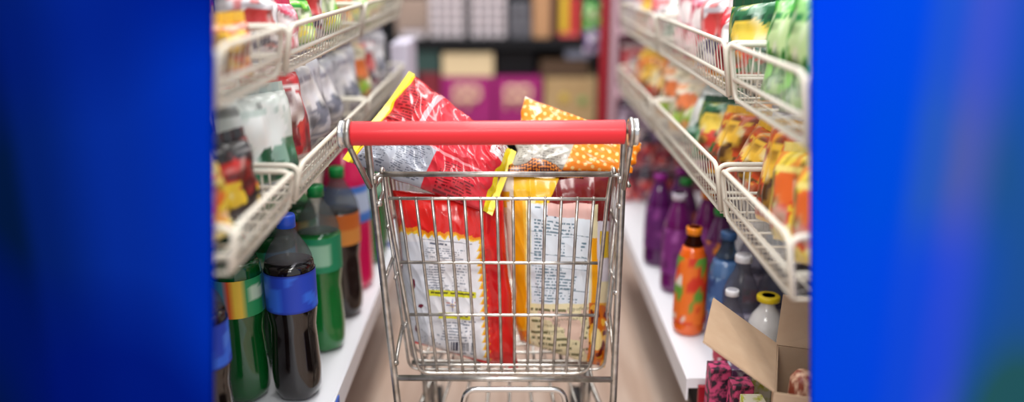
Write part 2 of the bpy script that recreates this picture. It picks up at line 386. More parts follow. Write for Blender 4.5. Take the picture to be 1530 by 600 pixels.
row('L', 2, 'near', 'back', lin_ys(.90, 1.13, 2), ['blue', 'black'], Hh=.16)
row('L', 2, 'middle', 'front', lin_ys(1.17, 1.74, 4), ['gwhite', 'redw', 'silver', 'silver'], Hh=.145, W=.135, T=.06)
row('L', 2, 'middle', 'back', lin_ys(1.17, 1.74, 4), ['blue', 'white', 'silver', 'silver'], Hh=.17, W=.14, T=.06)
row('L', 2, 'far', 'front', lin_ys(1.78, 2.37, 4), ['silver', 'cream', 'white', 'silver'], Hh=.14)
row('L', 2, 'far', 'back', lin_ys(1.78, 2.37, 4), ['amber', 'cream', 'teal', 'teal'], Hh=.17)
# ---------------------------------------------------------------- bottles
bcache = {}
def label_mesh(rad, z0, z1, fn, n=28, k=14):
    u, v = np.meshgrid(np.linspace(0, 1, n+1), np.linspace(0, 1, k)); a = 2*PI*u
    G = np.stack([rad(z0+(z1-z0)*v)*np.cos(a), rad(z0+(z1-z0)*v)*np.sin(a), z0+(z1-z0)*v], -1)
    K = np.zeros(u.shape+(3,)); fn(K, u, v); return grid_mesh('paper_label', [G], [K], PRINTM)
def bottle_proto(key, Hh, R, body, cap, lab, fill=None, clear=(200, 210, 215), lz=(.51, .715), flutes=5, shape='cola', capR=.016):
    if key in bcache: return bcache[key]
    def rad_n(t):                              # radius profile, t = z/H
        if shape == 'cola':
            P_ = [(0, .62), (.02, .86), (.06, .97), (.16, 1), (.28, .95), (.40, .90), (.50, 1), (.72, 1), (.76, .96), (.81, .84), (.86, .60), (.90, .40), (.93, .33), (1, .33)]
        elif shape == 'round':
            P_ = [(0, .7), (.02, .95), (.05, 1), (.55, 1), (.66, .98), (.76, .76), (.85, .45), (.90, .38), (1, .36)]
        else:
            P_ = [(0, .8), (.03, .97), (.06, 1), (.5, .97), (.72, .86), (.84, .6), (.9, .42), (1, .40)]
        return np.interp(t, [p[0] for p in P_], [p[1] for p in P_])
    rad = lambda z: R*rad_n(np.asarray(z)/Hh)
    ts = np.concatenate([np.linspace(0, .08, 5), np.linspace(.12, 1, 26)]); top = .955
    fl = lambda a, z: (-.10*max(0, 1-z/(.10*Hh))*abs(math.cos(flutes*PI*a)) if shape == 'cola' else 0)
    ft = fill if fill else 1.0
    lo = MB().lathe([(float(rad(t*Hh)), t*Hh) for t in ts if t <= ft] or [], n=24, flute=fl).mesh('bottle_body')
    lo.materials.append(mat('drink_'+key, body, .12, 0, .5, .4))
    parts = [('bottle_body', lo)]
    if fill:
        up = MB().lathe([(float(rad(t*Hh)), t*Hh) for t in [ft]+[q for q in ts if q > ft]], n=24).mesh('clear_neck')
        up.materials.append(clear_mat('clear_'+key, clear, .84)); parts.append(('clear_neck', up))
    if lab: parts.append(('paper_label', label_mesh(lambda z: rad(z)+.0012, lz[0]*Hh, lz[1]*Hh, lab)))
    cr = max(capR, float(rad(Hh))+.002)
    cp = MB().lathe([(cr, Hh*.935), (cr, Hh*.99), (cr*.92, Hh*1.0)], n=20).mesh('cap'); cp.materials.append(mat('cap_'+key, cap, .4)); parts.append(('cap', cp))
    bcache[key] = parts; return parts
def bottle(key, x, y, z, label, rot=0, group=None, name='drink_bottle', cat='bottle', scale=1):
    o = empty(name, label, cat, (x, y, z+.0005), group); o.rotation_euler.z = rot; o.scale = (scale,)*3
    for nm, me in bcache[key]: link(nm, me, None, o)
    return o
def stripes(*bands):                          # label painter: list of (u0,u1,v0,v1,color), first fills all
    def fn(K, u, v):
        for u0, u1, v0, v1, c in bands: put(K, (u >= u0) & (u <= u1) & (v >= v0) & (v <= v1), c)
    return fn
def blue_label(K, u, v):
    put(K, u > -1, (24, 64, 190)); put(K, vn(u*9, v*2.5, 4) > .6, (44, 104, 224)); put(K, (v < .06) | (v > .94), (16, 40, 140))
    for c0 in (.22, .75): put(K, (((u-c0)/.06)**2+((v-.5)/.26)**2 < 1) & (v > .52+.1*np.sin((u-c0)*30)), (70, 124, 232))
def lime_label(K, u, v):
    put(K, u > -1, (60, 150, 180)); 
    for c0 in (.15, .65):
        put(K, np.abs(u-c0-.10) < .09, (40, 150, 90)); put(K, np.abs(u-c0) < .055, (226, 90, 40)); put(K, np.abs(u-c0-.012) < .02, (240, 200, 60))
        put(K, ((u-c0-.13)/.06)**2+((v-.6)/.2)**2 < 1, (196, 220, 190))
def mosaic(base, *cs):
    def fn(K, u, v):
        put(K, u > -1, base)
        for i, c in enumerate(cs): put(K, vn(u*14, v*5, 11*i+3) > .64, c)
    return fn
bottle_proto('cola', .335, .0425, (14, 8, 8), (30, 84, 214), blue_label, .77, (205, 205, 210))
bottle_proto('lime', .325, .044, (8, 78, 30), (20, 130, 50), lime_label, .80, (150, 200, 168))
bottle_proto('greencap', .335, .042, (14, 110, 44), (16, 140, 70), stripes((0, 1, 0, 1, (30, 140, 96)), (.1, .3, 0, 1, (150, 200, 170)), (.6, .8, .2, .8, (150, 200, 170))), .74, (206, 214, 214))
bottle_proto('darkorange', .33, .042, (28, 12, 10), (20, 150, 70), stripes((0, 1, 0, 1, (210, 110, 40)), (.0, .5, 0, .5, (226, 150, 70))), .72, (206, 210, 210))
bottle_proto('pink', .37, .058, (226, 30, 96), (238, 70, 150), stripes((0, 1, 0, 1, (70, 130, 220)), (.2, .5, .3, .8, (190, 210, 240))), None, shape='tall', lz=(.45, .68))
bottle_proto('purple', .235, .034, (104, 20, 96), (222, 214, 230), mosaic((124, 40, 124), (170, 90, 170), (90, 20, 90)), None, shape='tall', lz=(.2, .66))
bottle_proto('purplecap', .235, .034, (80, 16, 84), (150, 20, 140), mosaic((96, 26, 104), (140, 60, 140)), None, shape='tall', lz=(.2, .66))
bottle_proto('orange', .228, .033, (226, 96, 20), (246, 140, 20), lambda K, u, v: (put(K, u > -1, (232, 112, 30)), put(K, vn(u*9, v*4, 5) > .55, (96, 150, 50)), put(K, (vn(u*7, v*3, 9) > .62) & (v < .7), (226, 214, 200)), put(K, vn(u*11, v*5, 19) > .68, (210, 50, 24))), .84, (120, 50, 30), shape='tall', lz=(.12, .74))
bottle_proto('bluewater', .232, .034, (78, 112, 158), (50, 90, 140), mosaic((64, 96, 150), (130, 160, 196), (40, 66, 120)), .78, (150, 176, 200), shape='round', lz=(.28, .62))
bottle_proto('clear', .21, .034, (176, 170, 186), (240, 240, 244), mosaic((190, 60, 84), (60, 30, 50), (230, 220, 224)), .5, (206, 204, 214), shape='round', lz=(.10, .34))
bottle_proto('greentop', .235, .033, (90, 40, 90), (24, 140, 54), mosaic((120, 50, 110), (230, 140, 40)), None, shape='tall', lz=(.3, .7))
bottle_proto('orangetop', .235, .033, (110, 24, 100), (244, 140, 24), mosaic((120, 30, 110), (150, 70, 150)), None, shape='tall', lz=(.2, .66))
bottle_proto('yellowjar', .155, .033, (224, 222, 220), (244, 214, 30), mosaic((220, 216, 214), (190, 60, 60)), None, shape='round', lz=(.2, .5), capR=.021)
bottle_proto('candrink', .115, .028, (60, 50, 70), (214, 206, 220), mosaic((206, 60, 60), (236, 190, 180), (60, 50, 80)), None, shape='round', lz=(.04, .62))
bottle_proto('candark', .115, .028, (60, 40, 60), (190, 170, 60), mosaic((150, 130, 150), (60, 40, 70), (200, 180, 200)), None, shape='round', lz=(.04, .62))
def deck_Y(py): v = (300-py)/1250; return .745*(CT+v*ST)/(ST-v*CT)
BOT = []
RAD = {}
def deck(key, px, py, label, rot=None, group=None, dz=0):
    Y = deck_Y(py); x = XZ(px, Y, DZ)
    BOT.append((key, x, Y)); b = bottle(key, x, Y, DZ+dz, label, random.uniform(-.4, .4) if rot is None else rot, group)
    BOT[-1] = (b, x); return b
gL = 'large drink bottles on the left deck'
deck('cola', 447, 588, 'blue capped dark cola bottle with a blue label, foremost at the deck edge', 2.2, gL)
deck('lime', 369, 590, 'big green bottle with a striped cyan and orange label left of the blue capped bottle', .9, gL)
deck('greencap', 477, 520, 'green bottle with a green cap right behind the blue capped cola bottle', .4, gL)
deck('darkorange', 502, 470, 'dark cola bottle with an orange label beside the pink bottle', 3.6, gL)
deck('lime', 420, 535, 'green bottle with a cyan label half hidden behind the blue capped bottle', 2.6, gL)
deck('pink', 523, 425, 'bright pink bottle with a blue label standing at the deck edge', 3.3, gL)
deck('lime', 452, 478, 'green bottle in the second row behind the green capped bottle', 1.2, gL)
deck('cola', 318, 690, 'dark cola bottle cut off by the added blue partition at the near left corner', 1.6, gL)
deck('greencap', 330, 545, 'green bottle in shadow behind the striped label bottle', 2.0, gL)
deck('darkorange', 395, 500, 'dark bottle under the lower left basket, second from the wall', 2.0, gL)
deck('greencap', 548, 398, 'green bottle just behind the pink bottle', 1.0, gL)
deck('lime', 565, 376, 'farthest green bottle at the end of the left deck', 1.0, gL)
deck('greencap', 515, 405, 'green bottle in the back row left of the pink bottle', 1.0, gL)
gR = 'drink bottles on the right deck'
deck('orange', 1031, 505, 'orange juice bottle with an orange cap and leafy label at the deck edge', 3.9, gR)
deck('bluewater', 1078, 508, 'blue tinted bottle right of the orange juice bottle', 3.9, gR)
deck('purple', 1007, 432, 'purple bottle with a pale cap, foremost of the purple bottles', 3.6, gR)
deck('purplecap', 988, 398, 'slim purple bottle with a purple cap behind the foremost purple bottle', 3.6, gR)
deck('orangetop', 1032, 430, 'purple bottle with an orange cap beside the foremost purple bottle', 3.5, gR)
deck('greentop', 1084, 465, 'bottle with a green cap behind the blue tinted bottle', 3.5, gR)
deck('orangetop', 1062, 418, 'purple bottle with an orange cap in the second row of bottles', 3.5, gR)
deck('greentop', 1018, 402, 'bottle with a green cap in the second row behind the pale capped purple bottle', 3.5, gR)
deck('purplecap', 1012, 382, 'purple capped bottle in the far second row of bottles', 3.5, gR)
deck('clear', 1105, 535, 'clear bottle with a white cap left of the other clear bottle', 3.9, gR)
deck('clear', 1150, 525, 'clear bottle with a white cap behind the cardboard box flap', 3.9, gR)
deck('clear', 1118, 470, 'clear white capped bottle in the row behind, under the basket edge', 3.4, gR)
deck('bluewater', 1150, 462, 'blue tinted bottle deepest under the lower right basket', 3.4, gR)
b_ = bottle('yellowjar', XZ(1138, 1.425, DZ), 1.425, DZ, 'white jar with a yellow lid behind the cardboard box', 3.5, gR)
b_ = bottle('clear', XZ(1085, 1.43, DZ), 1.43, DZ, 'clear bottle with a dark pink label in front by the box', 3.0, gR, scale=.78)
# nudge the bottles behind so that none touches another; the front ones stay where they are
BOT += [(o, o.location.x) for o in C.objects if o.name.startswith('drink_bottle') and o not in [q[0] for q in BOT]]
def brad(o): return max(max(abs(v.co.x) for v in c.data.vertices) for c in o.children)*o.scale[0]
BR = [(o, brad(o)) for o, _ in BOT]; BR.sort(key=lambda t: t[0].location.y)
for it in range(60):
    for i in range(len(BR)):
        for j in range(i+1, len(BR)):
            (a, ra), (b, rb) = BR[i], BR[j]; d = (b.location-a.location).xy; mn = ra+rb+.003
            if d.length < mn: d = d.normalized()*(mn-d.length); b.location.x += d.x; b.location.y += d.y+.0005
    for o, r_ in BR:
        s_ = 1 if o.location.x > 0 else -1; ax_ = abs(o.location.x); o.location.x = s_*min(max(ax_, .318+r_+.004 if s_ < 0 else .33+r_+.004), .628-r_)
# far end of the right deck: rows of small drinks on three tiers
k = 0
for zi, (zz, yy) in enumerate(((DZ, 2.30), (DZ+.116, 2.36), (DZ+.232, 2.42))):
    for i in range(4):
        bottle('candrink' if zi < 2 else 'candark', .365+.06*i, 2.60, zz, 'small drink, %s from the aisle, %s tier at the far end of right deck' % (ORD[i], ('bottom', 'middle', 'top')[zi]), .6*i, 'small drinks at the far end of the right deck')
# ---------------------------------------------------------------- small cartons at the bottom right, open cardboard box
def carton(x, y, z, w, d, h, paint, label, cat='carton', rot=0, name='drink_carton', group=None, emb=None):
    mb = MB().box((-w/2, -d/2, 0), (w/2, d/2, h)); o = mb.build(name, paint); o.location = (x, y, z+.0005); o.rotation_euler.z = rot
    bv = o.modifiers.new('edge', 'BEVEL'); bv.width = min(.004, w*.04); bv.segments = 2
    return tag(o, label, cat, group)
LOWZ = DZ-.06
cm = [mat('carton_pink', (206, 70, 120), .5, noise=(60, (40, 20, 40), .06)), mat('carton_lime', (196, 206, 60), .5, noise=(50, (240, 240, 220), .06)), mat('carton_grey', (190, 196, 206), .5, noise=(50, (96, 60, 100), .06))]
for px, Y, k_, lab in ((1068, 1.345, 0, 'pink and black drink carton at the front corner of the lower deck'), (1098, 1.345, 2, 'grey drink carton right of the pink carton'), (1128, 1.345, 1, 'yellow green drink carton beside the cardboard box'),
                       (1100, 1.285, 0, 'pink and black drink carton in front of the grey one'), (1118, 1.225, 1, 'yellow green drink carton nearest the camera by the box')):
    carton(XZ(px, Y, LOWZ), Y, LOWZ, .036, .036, .115, cm[k_], lab, group='drink cartons on the lower right deck')
bx0 = empty('cardboard_box', 'open brown cardboard box with raised flaps on the lower right deck', 'box', (.385, 1.105, LOWZ+.001)); bx0.rotation_euler.z = math.radians(-18)
bw, bd, bh, tt = .24, .17, .192, .004
MB().box((0, 0, 0), (bw, bd, tt)).build('bottom_panel', CARDIN, bx0)
MB().box((0, 0, tt), (bw, tt, bh)).build('front_wall', CARD, bx0); MB().box((0, bd-tt, tt), (bw, bd, bh)).build('back_wall', CARD, bx0)
MB().box((0, tt, tt), (tt, bd-tt, bh)).build('left_wall', CARD, bx0); MB().box((bw-tt, tt, tt), (bw, bd-tt, bh)).build('right_wall', CARD, bx0)
def flap(a, b_, c, d_, name='flap', m=CARD):
    a, b_, c, d_ = map(Vector, (a, b_, c, d_)); nrm = (b_-a).cross(d_-a).normalized()*.0035
    MB().add([a, b_, c, d_, a+nrm, b_+nrm, c+nrm, d_+nrm], [(3,2,1,0),(4,5,6,7),(0,1,5,4),(1,2,6,5),(2,3,7,6),(3,0,4,7)]).build(name, m, bx0)
flap((0, .002, bh), (0, bd-.002, bh), (-.108, bd+.012, bh+.062), (-.108, .02, bh+.056))
flap((0, bd, bh), (bw, bd, bh), (bw, bd+.035, bh+.075), (0.004, bd+.03, bh+.078))
flap((bw, bd, bh), (bw, 0, bh), (bw+.07, 0, bh+.06), (bw+.07, bd, bh+.06))
# wrapped packet standing inside the box
pk = MB().lathe([(.017, 0), (.021, .012), (.018, .030), (.021, .046), (.017, .062), (.020, .078), (.018, .098), (.010, .104)], n=18)
pko = pk.build('snack_tube', mat('pack_print', (232, 190, 160), .4, noise=(70, (150, 70, 50), .08)))
pko.scale = (1.05, 1.05, 1.85); pko.location = (.447, 1.16, LOWZ+.0065); tag(pko, 'small cream and red wrapped packet standing inside the open box', 'packet')
# ================================================================= BACK RACK
BY = 4.0
def bp(px, py): return P(px, py, BY)
rk = empty('storage_rack', 'black storage rack across the end of the aisle', 'rack', (0, BY, 0))
zs = bp(765, 73).z; ztop = bp(765, 58).z
MB().box((-.75, 0, zs), (.47, .55, ztop)).build('shelf_board', BLACKM, rk)
MB().box((-.75, 0, .23), (.47, .55, .27)).build('shelf_board', BLACKM, rk)
MB().box((-.75, .55, 0), (.47, .57, 1.7)).build('back_board', BLACKM, rk)
for xx in (-.75, .43): MB().box((xx, -.005, 0), (xx+.04, .03, 1.7)).build('upright', BLACKM, rk)
zlow = .27
PUR = mat('magenta_carton', (158, 22, 112), .55); BEI = mat('beige_carton', (222, 200, 160), .7); TAN = mat('tan_carton', (186, 158, 116), .75, noise=(14, (170, 140, 96), .2))
DKB = mat('dark_brown_carton', (80, 58, 40), .75); DKG = mat('dark_green_carton', (40, 70, 66), .6); DKR = mat('dark_red_carton', (122, 26, 44), .6)
EMB = mat('beige_emblem', (236, 200, 172), .6)
def rackbox(px0, px1, ytop, ybot_z, m, label, dy=0, d=.3, group=None, wdz=None):
    a, b2 = bp(px0, ytop), bp(px1, ytop); zt = a.z if wdz is None else ybot_z+wdz
    o = MB().box((a.x, 0, 0), (b2.x, d, zt-ybot_z)).build('rack_box', m); o.location = (0, BY+.02+dy, ybot_z+.0005)
    bv = o.modifiers.new('edge', 'BEVEL'); bv.width = .004; bv.segments = 2
    tag(o, label, 'box', group); return o, a.x, b2.x, zt
zp = None
def emblem(o, x0, x1, h, s=1):
    cx = (x0+x1)/2; mb = MB()
    for dx in (-.038, .022):
        mb.tube(rnd([(cx+dx-.02, -.003, h*.36), (cx+dx-.022, -.003, h*.80), (cx+dx+.034, -.003, h*.80), (cx+dx+.034, -.003, h*.55), (cx+dx-.014, -.003, h*.55)], .02), .0115, 6)
    mb.build('emblem', EMB, o)
for px0, px1, lab in ((659, 736, 'magenta carton with a beige emblem under the beige carton'), (739, 810, 'magenta carton with a beige emblem, right one of the magenta pair')):
    o, x0, x1, zp = rackbox(px0, px1, 116, zlow, PUR, lab, group='magenta cartons on the rack'); emblem(o, x0, x1, zp-zlow)
rackbox(660, 737, 80, zp+.002, BEI, 'beige carton on top of the left magenta carton')
rackbox(626, 656, 110, zlow, DKR, 'dark red carton left of the magenta cartons')
rackbox(612, 656, 77, bp(0, 110).z+.002, DKG, 'dark green carton on the dark red carton')
o, x0, x1, z1 = rackbox(814, 892, 117, zlow, TAN, 'tan carton with yellow and green print beside the red post')
m_ = MB(); m_.lathe([(.022, 0), (.022, .002)], n=18); e = m_.build('printed_spot', mat('yellow_ink', (206, 176, 60), .6), o); e.location = ((x0+x1)/2-.03, -.001, (z1-zlow)*.58); e.rotation_euler.x = PI/2
m_ = MB(); m_.lathe([(.022, 0), (.022, .002)], n=18); e = m_.build('printed_spot', mat('green_ink', (120, 160, 90), .6), o); e.location = ((x0+x1)/2+.06, -.001, (z1-zlow)*.52); e.rotation_euler.x = PI/2
rackbox(808, 880, 90, z1+.002, DKB, 'dark brown carton on top of the tan carton')
rackbox(740, 800, 78, zp+.002, BLACKM, 'black block filling the dark gap above the right magenta carton', dy=.05)  # solid black stands in for the shaded gap here
o = rackbox(846, 882, 74, bp(0, 90).z+.004, mat('grey_packet', (120, 126, 146), .5), 'small grey blue packet on the dark brown carton', wdz=.05)
# upper shelf of the rack
zu = ztop
can = MB().lathe([(.0165, 0), (.0185, .004), (.0185, .030), (.0185, .034)], n=14).mesh('noodle_cup'); can.materials.append(mat('cup_white', (238, 228, 232), .4))
rim = MB().lathe([(.0195, .033), (.0195, .0395), (.017, .0405)], n=14).mesh('lid'); rim.materials.append(mat('cup_lid', (120, 110, 124), .4))
def cup(x, y, z, label, group):
    o = link('paper_cup', can); link('lid', rim, None, o); o.location = (x, y, z); return tag(o, label, 'cup', group)
for si, (px0, px1) in enumerate(((640, 694), (702, 757))):
    a, b2 = bp(px0, 50).x, bp(px1, 50).x
    for r_ in range(6):
        for c_ in range(4):
            cup(a+(b2-a)*(c_+.5)/4, BY+.05, zu+.0005+.041*r_, 'white grey lidded cup in the %s block of cups on the black rack' % ('left', 'right')[si], '%s block of stacked cups' % ('left', 'right')[si])
for i in range(3): cup(bp(604+12*i, 50).x, BY+.04, zu+.0005, 'white cup in the short row left of the cup blocks on the rack', 'short row of cups on the rack')
rackbox(584, 636, 2, zu, mat('pale_tan_carton', (172, 148, 134), .7), 'pale tan carton behind the short row of cups', dy=.12, group=None)
rackbox(760, 794, 6, zu, mat('charcoal_carton', (58, 56, 64), .6, noise=(40, (110, 110, 118), .1)), 'charcoal printed carton right of the cup blocks')
o, x0, x1, z2 = rackbox(797, 824, -30, zu, mat('wood_brown_carton', (186, 140, 100), .7), 'plain brown carton in the middle of the upper rack shelf')
o, x0, x1, z2 = rackbox(826, 874, -10, zu, mat('maroon_carton', (64, 26, 22), .6), 'maroon carton with yellow and red bands on the upper rack shelf')
MB().box((x0+.035, -.003, .03), (x0+.075, 0, z2-zu-.01)).build('printed_band', mat('yellow_band', (222, 180, 40), .5), o)
MB().box((x0+.085, -.003, .02), (x0+.125, 0, z2-zu-.02)).build('printed_band', mat('red_band', (206, 50, 50), .5), o)
MB().box((x0+.035, -.004, .008), (x0+.125, 0, .028)).build('printed_band', mat('pink_band', (226, 90, 90), .5), o)
# hanging bags right of the rack shelf, red post, further shelf at the right
for i, (px, py, k_, lab) in enumerate(((885, 28, 'green', 'green snack bag hanging beside the red post, upper one'), (886, 62, 'purple', 'purple snack bag hanging beside the red post, lower one'))):
    me, sm = snack_mesh(.07, .11, .03, hash_(k_) % 50, *PAL[k_][1:]); p = P(px, py, 3.3)
    o = link('snack_bag', me); link('top_seal', sm, None, o); o.location = p-Vector((0, 0, .05)); tag(o, lab, 'snack bag', 'bags hanging by the red post')
ps = empty('shelf_post', 'dark red upright post at the right end of the rack', 'post', (P(902, 90, 2.95).x, 2.95, 0))
MB().box((-.014, -.014, 0), (.014, .014, 1.6)).build('post', DRED, ps)
hk = MB()
for px, py in ((885, 28), (886, 62)):
    p = P(px, py, 3.3); d = p-ps.location
    hk.tube([(0, .014, d.z+.066), (d.x, d.y+.02, d.z+.066)], .003, 6)
hk.build('hanging_hook', STEEL, ps)
far = empty('display_rack', 'pale pink display rack with packets beyond the right shelf', 'rack', (.43, 2.95, 0))
MB().box((-.085, 0, 0), (-.062, .02, 1.6)).build('upright', PINKM, far)
MB().box((-.06, .25, 0), (.6, .27, 1.6)).build('back_board', mat('dim_rose_panel', (120, 74, 92), .7), far)
for zz in (.33, .58, .80, 1.02): MB().box((-.06, 0, zz), (.6, .25, zz+.012)).build('shelf_board', PINKM, far)
for j, zz in enumerate((.342, .592, .812, 1.032)):
    for i in range(4):
        k_ = ['pink', 'redw', 'purple', 'black', 'redw', 'white'][(i*2+j) % 6]
        me, sm = snack_mesh(.1, .15, .04, hash_(k_) % 50, *PAL[k_][1:])
        o = link('snack_bag', me); link('top_seal', sm, None, o); o.location = (.43+.02+.115*i, 3.06, zz+.001)
        tag(o, '%s, %s from left on the %s board of pink rack' % (PAL[k_][0], ORD[i], ('lowest', 'second', 'third', 'top')[j]), 'snack bag', 'packets on the pale pink rack')
# left end: pale stock beyond the left shelf
o = MB().box((0, 0, 0), (.05, .22, .62)).build('end_board', mat('lilac_white', (214, 208, 226), .5)); o.location = (P(596, 90, 2.5).x-.02, 2.47, 0)
o.scale.z = P(596, 66, 2.47).z/.62; tag(o, 'pale lilac upright panel at the far end of the left shelf', 'board')
# ================================================================= SHOPPING CART
cart = empty('shopping_cart', 'worn steel wire shopping cart with a red handle in the aisle', 'shopping cart', (0, 1.36, 0))
O = Vector((0, 1.36, 0))
def cb(mb, name, m, parent=None):
    q = mb.build(name, m, parent or cart); q.data.transform(Matrix.Translation(-O) if parent is None else Matrix.Identity(4)); return q
HY, PY = 1.27, 1.335
hl, hr = P(526, 199.5, HY), P(933, 197, HY); ax = (hr-hl).normalized()
sl = MB(); sl.tube([hl, hl+ax*.001, hr-ax*.001, hr], .0188, 28); handle = cb(sl, 'handle', RED)
for (px, py, sg) in ((507.5, 200, 1), (953, 196.5, -1)):
    c = P(px, py, HY); m = MB(); m.tube([c, c+ax*sg*.0015, c+ax*sg*.0095], .0212, 28); cb(m, 'end_cap', CHROME)
def ring(c, r, rt):
    m = MB(); pts = [c+Vector((0, math.cos(a)*r, math.sin(a)*r)) for a in [2*PI*i/28 for i in range(28)]]
    m.tube(pts, rt, 8, True); return m
jl, jr = P(553, 279, PY-.008), P(932, 281, PY-.008)
for (px, j, py) in ((521.5, jl, 199.5), (942.5, jr, 197)):
    c = P(px, py, HY); m = ring(c, .0195, .0042)
    m.tube([c+Vector((0, .004, -.0195)), c+Vector((0, -.003, -.0205)).lerp(j-c, .05), j], .0048, 10); cb(m, 'handle_bracket', STEEL)
    m2 = MB(); m2.tube([c+ax*.0-ax*.004, c+ax*.004], .0165, 20); cb(m2, 'handle_end', STEEL)
# frame posts, curving down and forward into the under frame
def post(pts):
    m = MB(); m.tube(rnd(pts, .05, 8), .0062, 12); return m
lt, lb = P(550, 222, PY), P(590, 566, PY); rt, rb = P(932, 222, PY), P(917.5, 566, PY)
for a, b2, sx, hx in ((lt, lb, 1, P(548, 199, HY)), (rt, rb, -1, P(931, 197, HY))):
    low = b2+(b2-a).normalized()*.06
    pts = [hx+Vector((0, .012, 0)), a+Vector((0, 0, .03)), a, b2, low, Vector((low.x+sx*.012, PY+.03, .135)), Vector((low.x+sx*.02, 1.80, .115))]
    cb(post(pts), 'frame_post', STEEL)
# bars across
tl, tr = P(562, 260, PY), P(927, 260, PY)
m = MB(); m.tube([P(573, 260, PY), P(913, 260, PY)], .0047, 12); cb(m, 'top_bar', STEEL)
for q0, q1, q2 in ((P(573, 260, PY), P(560, 262, PY), P(556, 276, PY)), (P(913, 260, PY), P(926, 262, PY), P(931, 276, PY))):
    m = MB(); m.tube([q0, q1, q2], .0042, 8); m.tube([q1, q0.lerp(q2, .8)], .006, 8); cb(m, 'corner_gusset', STEEL)
m = MB(); m.tube([P(595, 564, PY), P(916, 566.5, PY)], .0054, 12); cb(m, 'bottom_bar', STEEL)
# rear gate (flap)
Yt, Yb = 1.338, 1.368
def FP(px, py): return P(px, py, Yt+(Yb-Yt)*(py-259)/(557-259))
m = MB()
m.tube(rnd([P(570, 258, Yt-.01), FP(571, 250), FP(575, 262), FP(578.5, 300), FP(622, 540), FP(630, 556.5), FP(870, 557.5), FP(884, 543), FP(907, 300), FP(913, 262), FP(917, 250), P(918, 258, Yt-.01)], .02), .0036, 10)
for y, xa, xb in ((296, 578, 908), (391.5, 595, 893), (469.5, 609, 892), (544, 622, 884)):
    pts = [FP(xa+(xb-xa)*i/4, y+.3*i) for i in range(5)]; m.tube(pts, .0030, 8)
xs_t = [597+24.2*i for i in range(13)]; xs_b = [634.5+19.3*i for i in range(13)]
for a, b2 in zip(xs_t, xs_b):
    m.tube([FP(a, 294), FP(a+(b2-a)*.33, 382), FP(a+(b2-a)*.66, 470), FP(b2-1, 552), FP(b2, 557)], .0027, 8)
cb(m, 'rear_gate', STEEL)
# basket: U shaped wires, rails
zF = H-.724; zT = P(575, 278, PY).z
def side_x(sg, y, z):                        # sideways position of the basket wall
    f = (z-zF)/(zT-zF); k = (y-1.36)/.5
    if sg < 0: return -.190-.036*f+.018*k
    return .171+.022*f-.018*k
m = MB()
for i in range(13):
    y = 1.395+.0345*i
    pts = [(side_x(-1, y, zT), y, zT), (side_x(-1, y, zF), y, zF), (side_x(1, y, zF), y, zF), (side_x(1, y, zT), y, zT)]
    m.tube(rnd(pts, .02), .0026, 7)
cb(m, 'basket_loops', STEEL)
for sg in (-1, 1):
    m = MB()
    m.tube([(side_x(sg, 1.34, zT), 1.34, zT), (side_x(sg, 1.82, zT), 1.82, zT)], .0042, 8)
    for f in (.22, .5, .76):
        z = zF+(zT-zF)*f; m.tube([(side_x(sg, 1.385, z), 1.385, z), (side_x(sg, 1.81, z), 1.81, z)], .0027, 7)
    cb(m, 'side_rails', STEEL)
m = MB()
for i in range(7):
    x = -.165+.31*i/6; m.tube([(x, 1.37, zF-.004), (x*.95, 1.82, zF-.004)], .0027, 7)
m.tube([(-.19, 1.44, zF-.009), (.17, 1.44, zF-.009)], .005, 8); m.tube([(-.19, 1.70, zF-.009), (.17, 1.70, zF-.009)], .005, 8)
cb(m, 'basket_floor', STEEL)
m = MB(); yf = 1.825
m.tube(rnd([(side_x(-1, yf, zT), yf, zT), (side_x(-1, yf, zF), yf, zF), (side_x(1, yf, zF), yf, zF), (side_x(1, yf, zT), yf, zT), (side_x(-1, yf, zT), yf, zT)], .02), .004, 8)
for i in range(1, 12): m.tube([(side_x(-1, yf, zF)+(side_x(1, yf, zF)-side_x(-1, yf, zF))*i/12, yf, zF), (side_x(-1, yf, zT)+(side_x(1, yf, zT)-side_x(-1, yf, zT))*i/12, yf, zT)], .0026, 6)
for f in (.3, .6): z = zF+(zT-zF)*f; m.tube([(side_x(-1, yf, z), yf, z), (side_x(1, yf, z), yf, z)], .0026, 6)
cb(m, 'front_grid', STEEL)
# tie rods between posts and basket
for a, c, f in (((566, 304), -1, .93), ((573, 424), -1, .60), ((591, 541), -1, .25), ((926, 307), 1, .93), ((921, 436), 1, .66), ((918, 545), 1, .30)):
    m = MB(); z = zF+(zT-zF)*f; p = P(*a, PY); q = Vector((side_x(c, 1.40, z), 1.40, z)); m.tube([p, p.lerp(q, .35), q], .0034, 7)
    m.lathe([(.0055, -.004), (.0062, 0), (.0055, .004)], c=p, n=10); cb(m, 'tie_rod', STEEL)
# lower rack with its U bar, legs, castors
m = MB(); a, b2, c, d_ = P(690, 612, 1.33), P(696, 581, 1.33), P(841, 581, 1.33), P(847, 612, 1.33)
m.tube(rnd([a, b2, c, d_], .02, 8), .0052, 10); m.tube([a, Vector((a.x, 1.40, .22))], .0052, 10); m.tube([d_, Vector((d_.x, 1.40, .22))], .0052, 10)
cb(m, 'lower_bar', CHROME)
m = MB()
m.tube(rnd([(-.19, PY, .22), (-.15, 1.78, .20), (.14, 1.78, .20), (.185, PY, .22)], .04), .0055, 8); m.tube([(-.19, 1.40, .22), (.18, 1.40, .22)], .005, 8)
for i in range(1, 8): m.tube([(-.185+.36*i/8, 1.40, .22), (-.15+.29*i/8, 1.78, .20)], .003, 6)
cb(m, 'lower_rack', STEEL)
for px, w in ((633, .0045), (648, .0045), (879, .0075)):
    p = P(px, 545, 1.46); m = MB(); m.tube([(p.x, 1.46, zF-.008), (p.x, 1.50, .12)], w, 8); cb(m, 'support_leg', STEEL)
RUB = mat('grey_rubber', (70, 70, 72), .6)
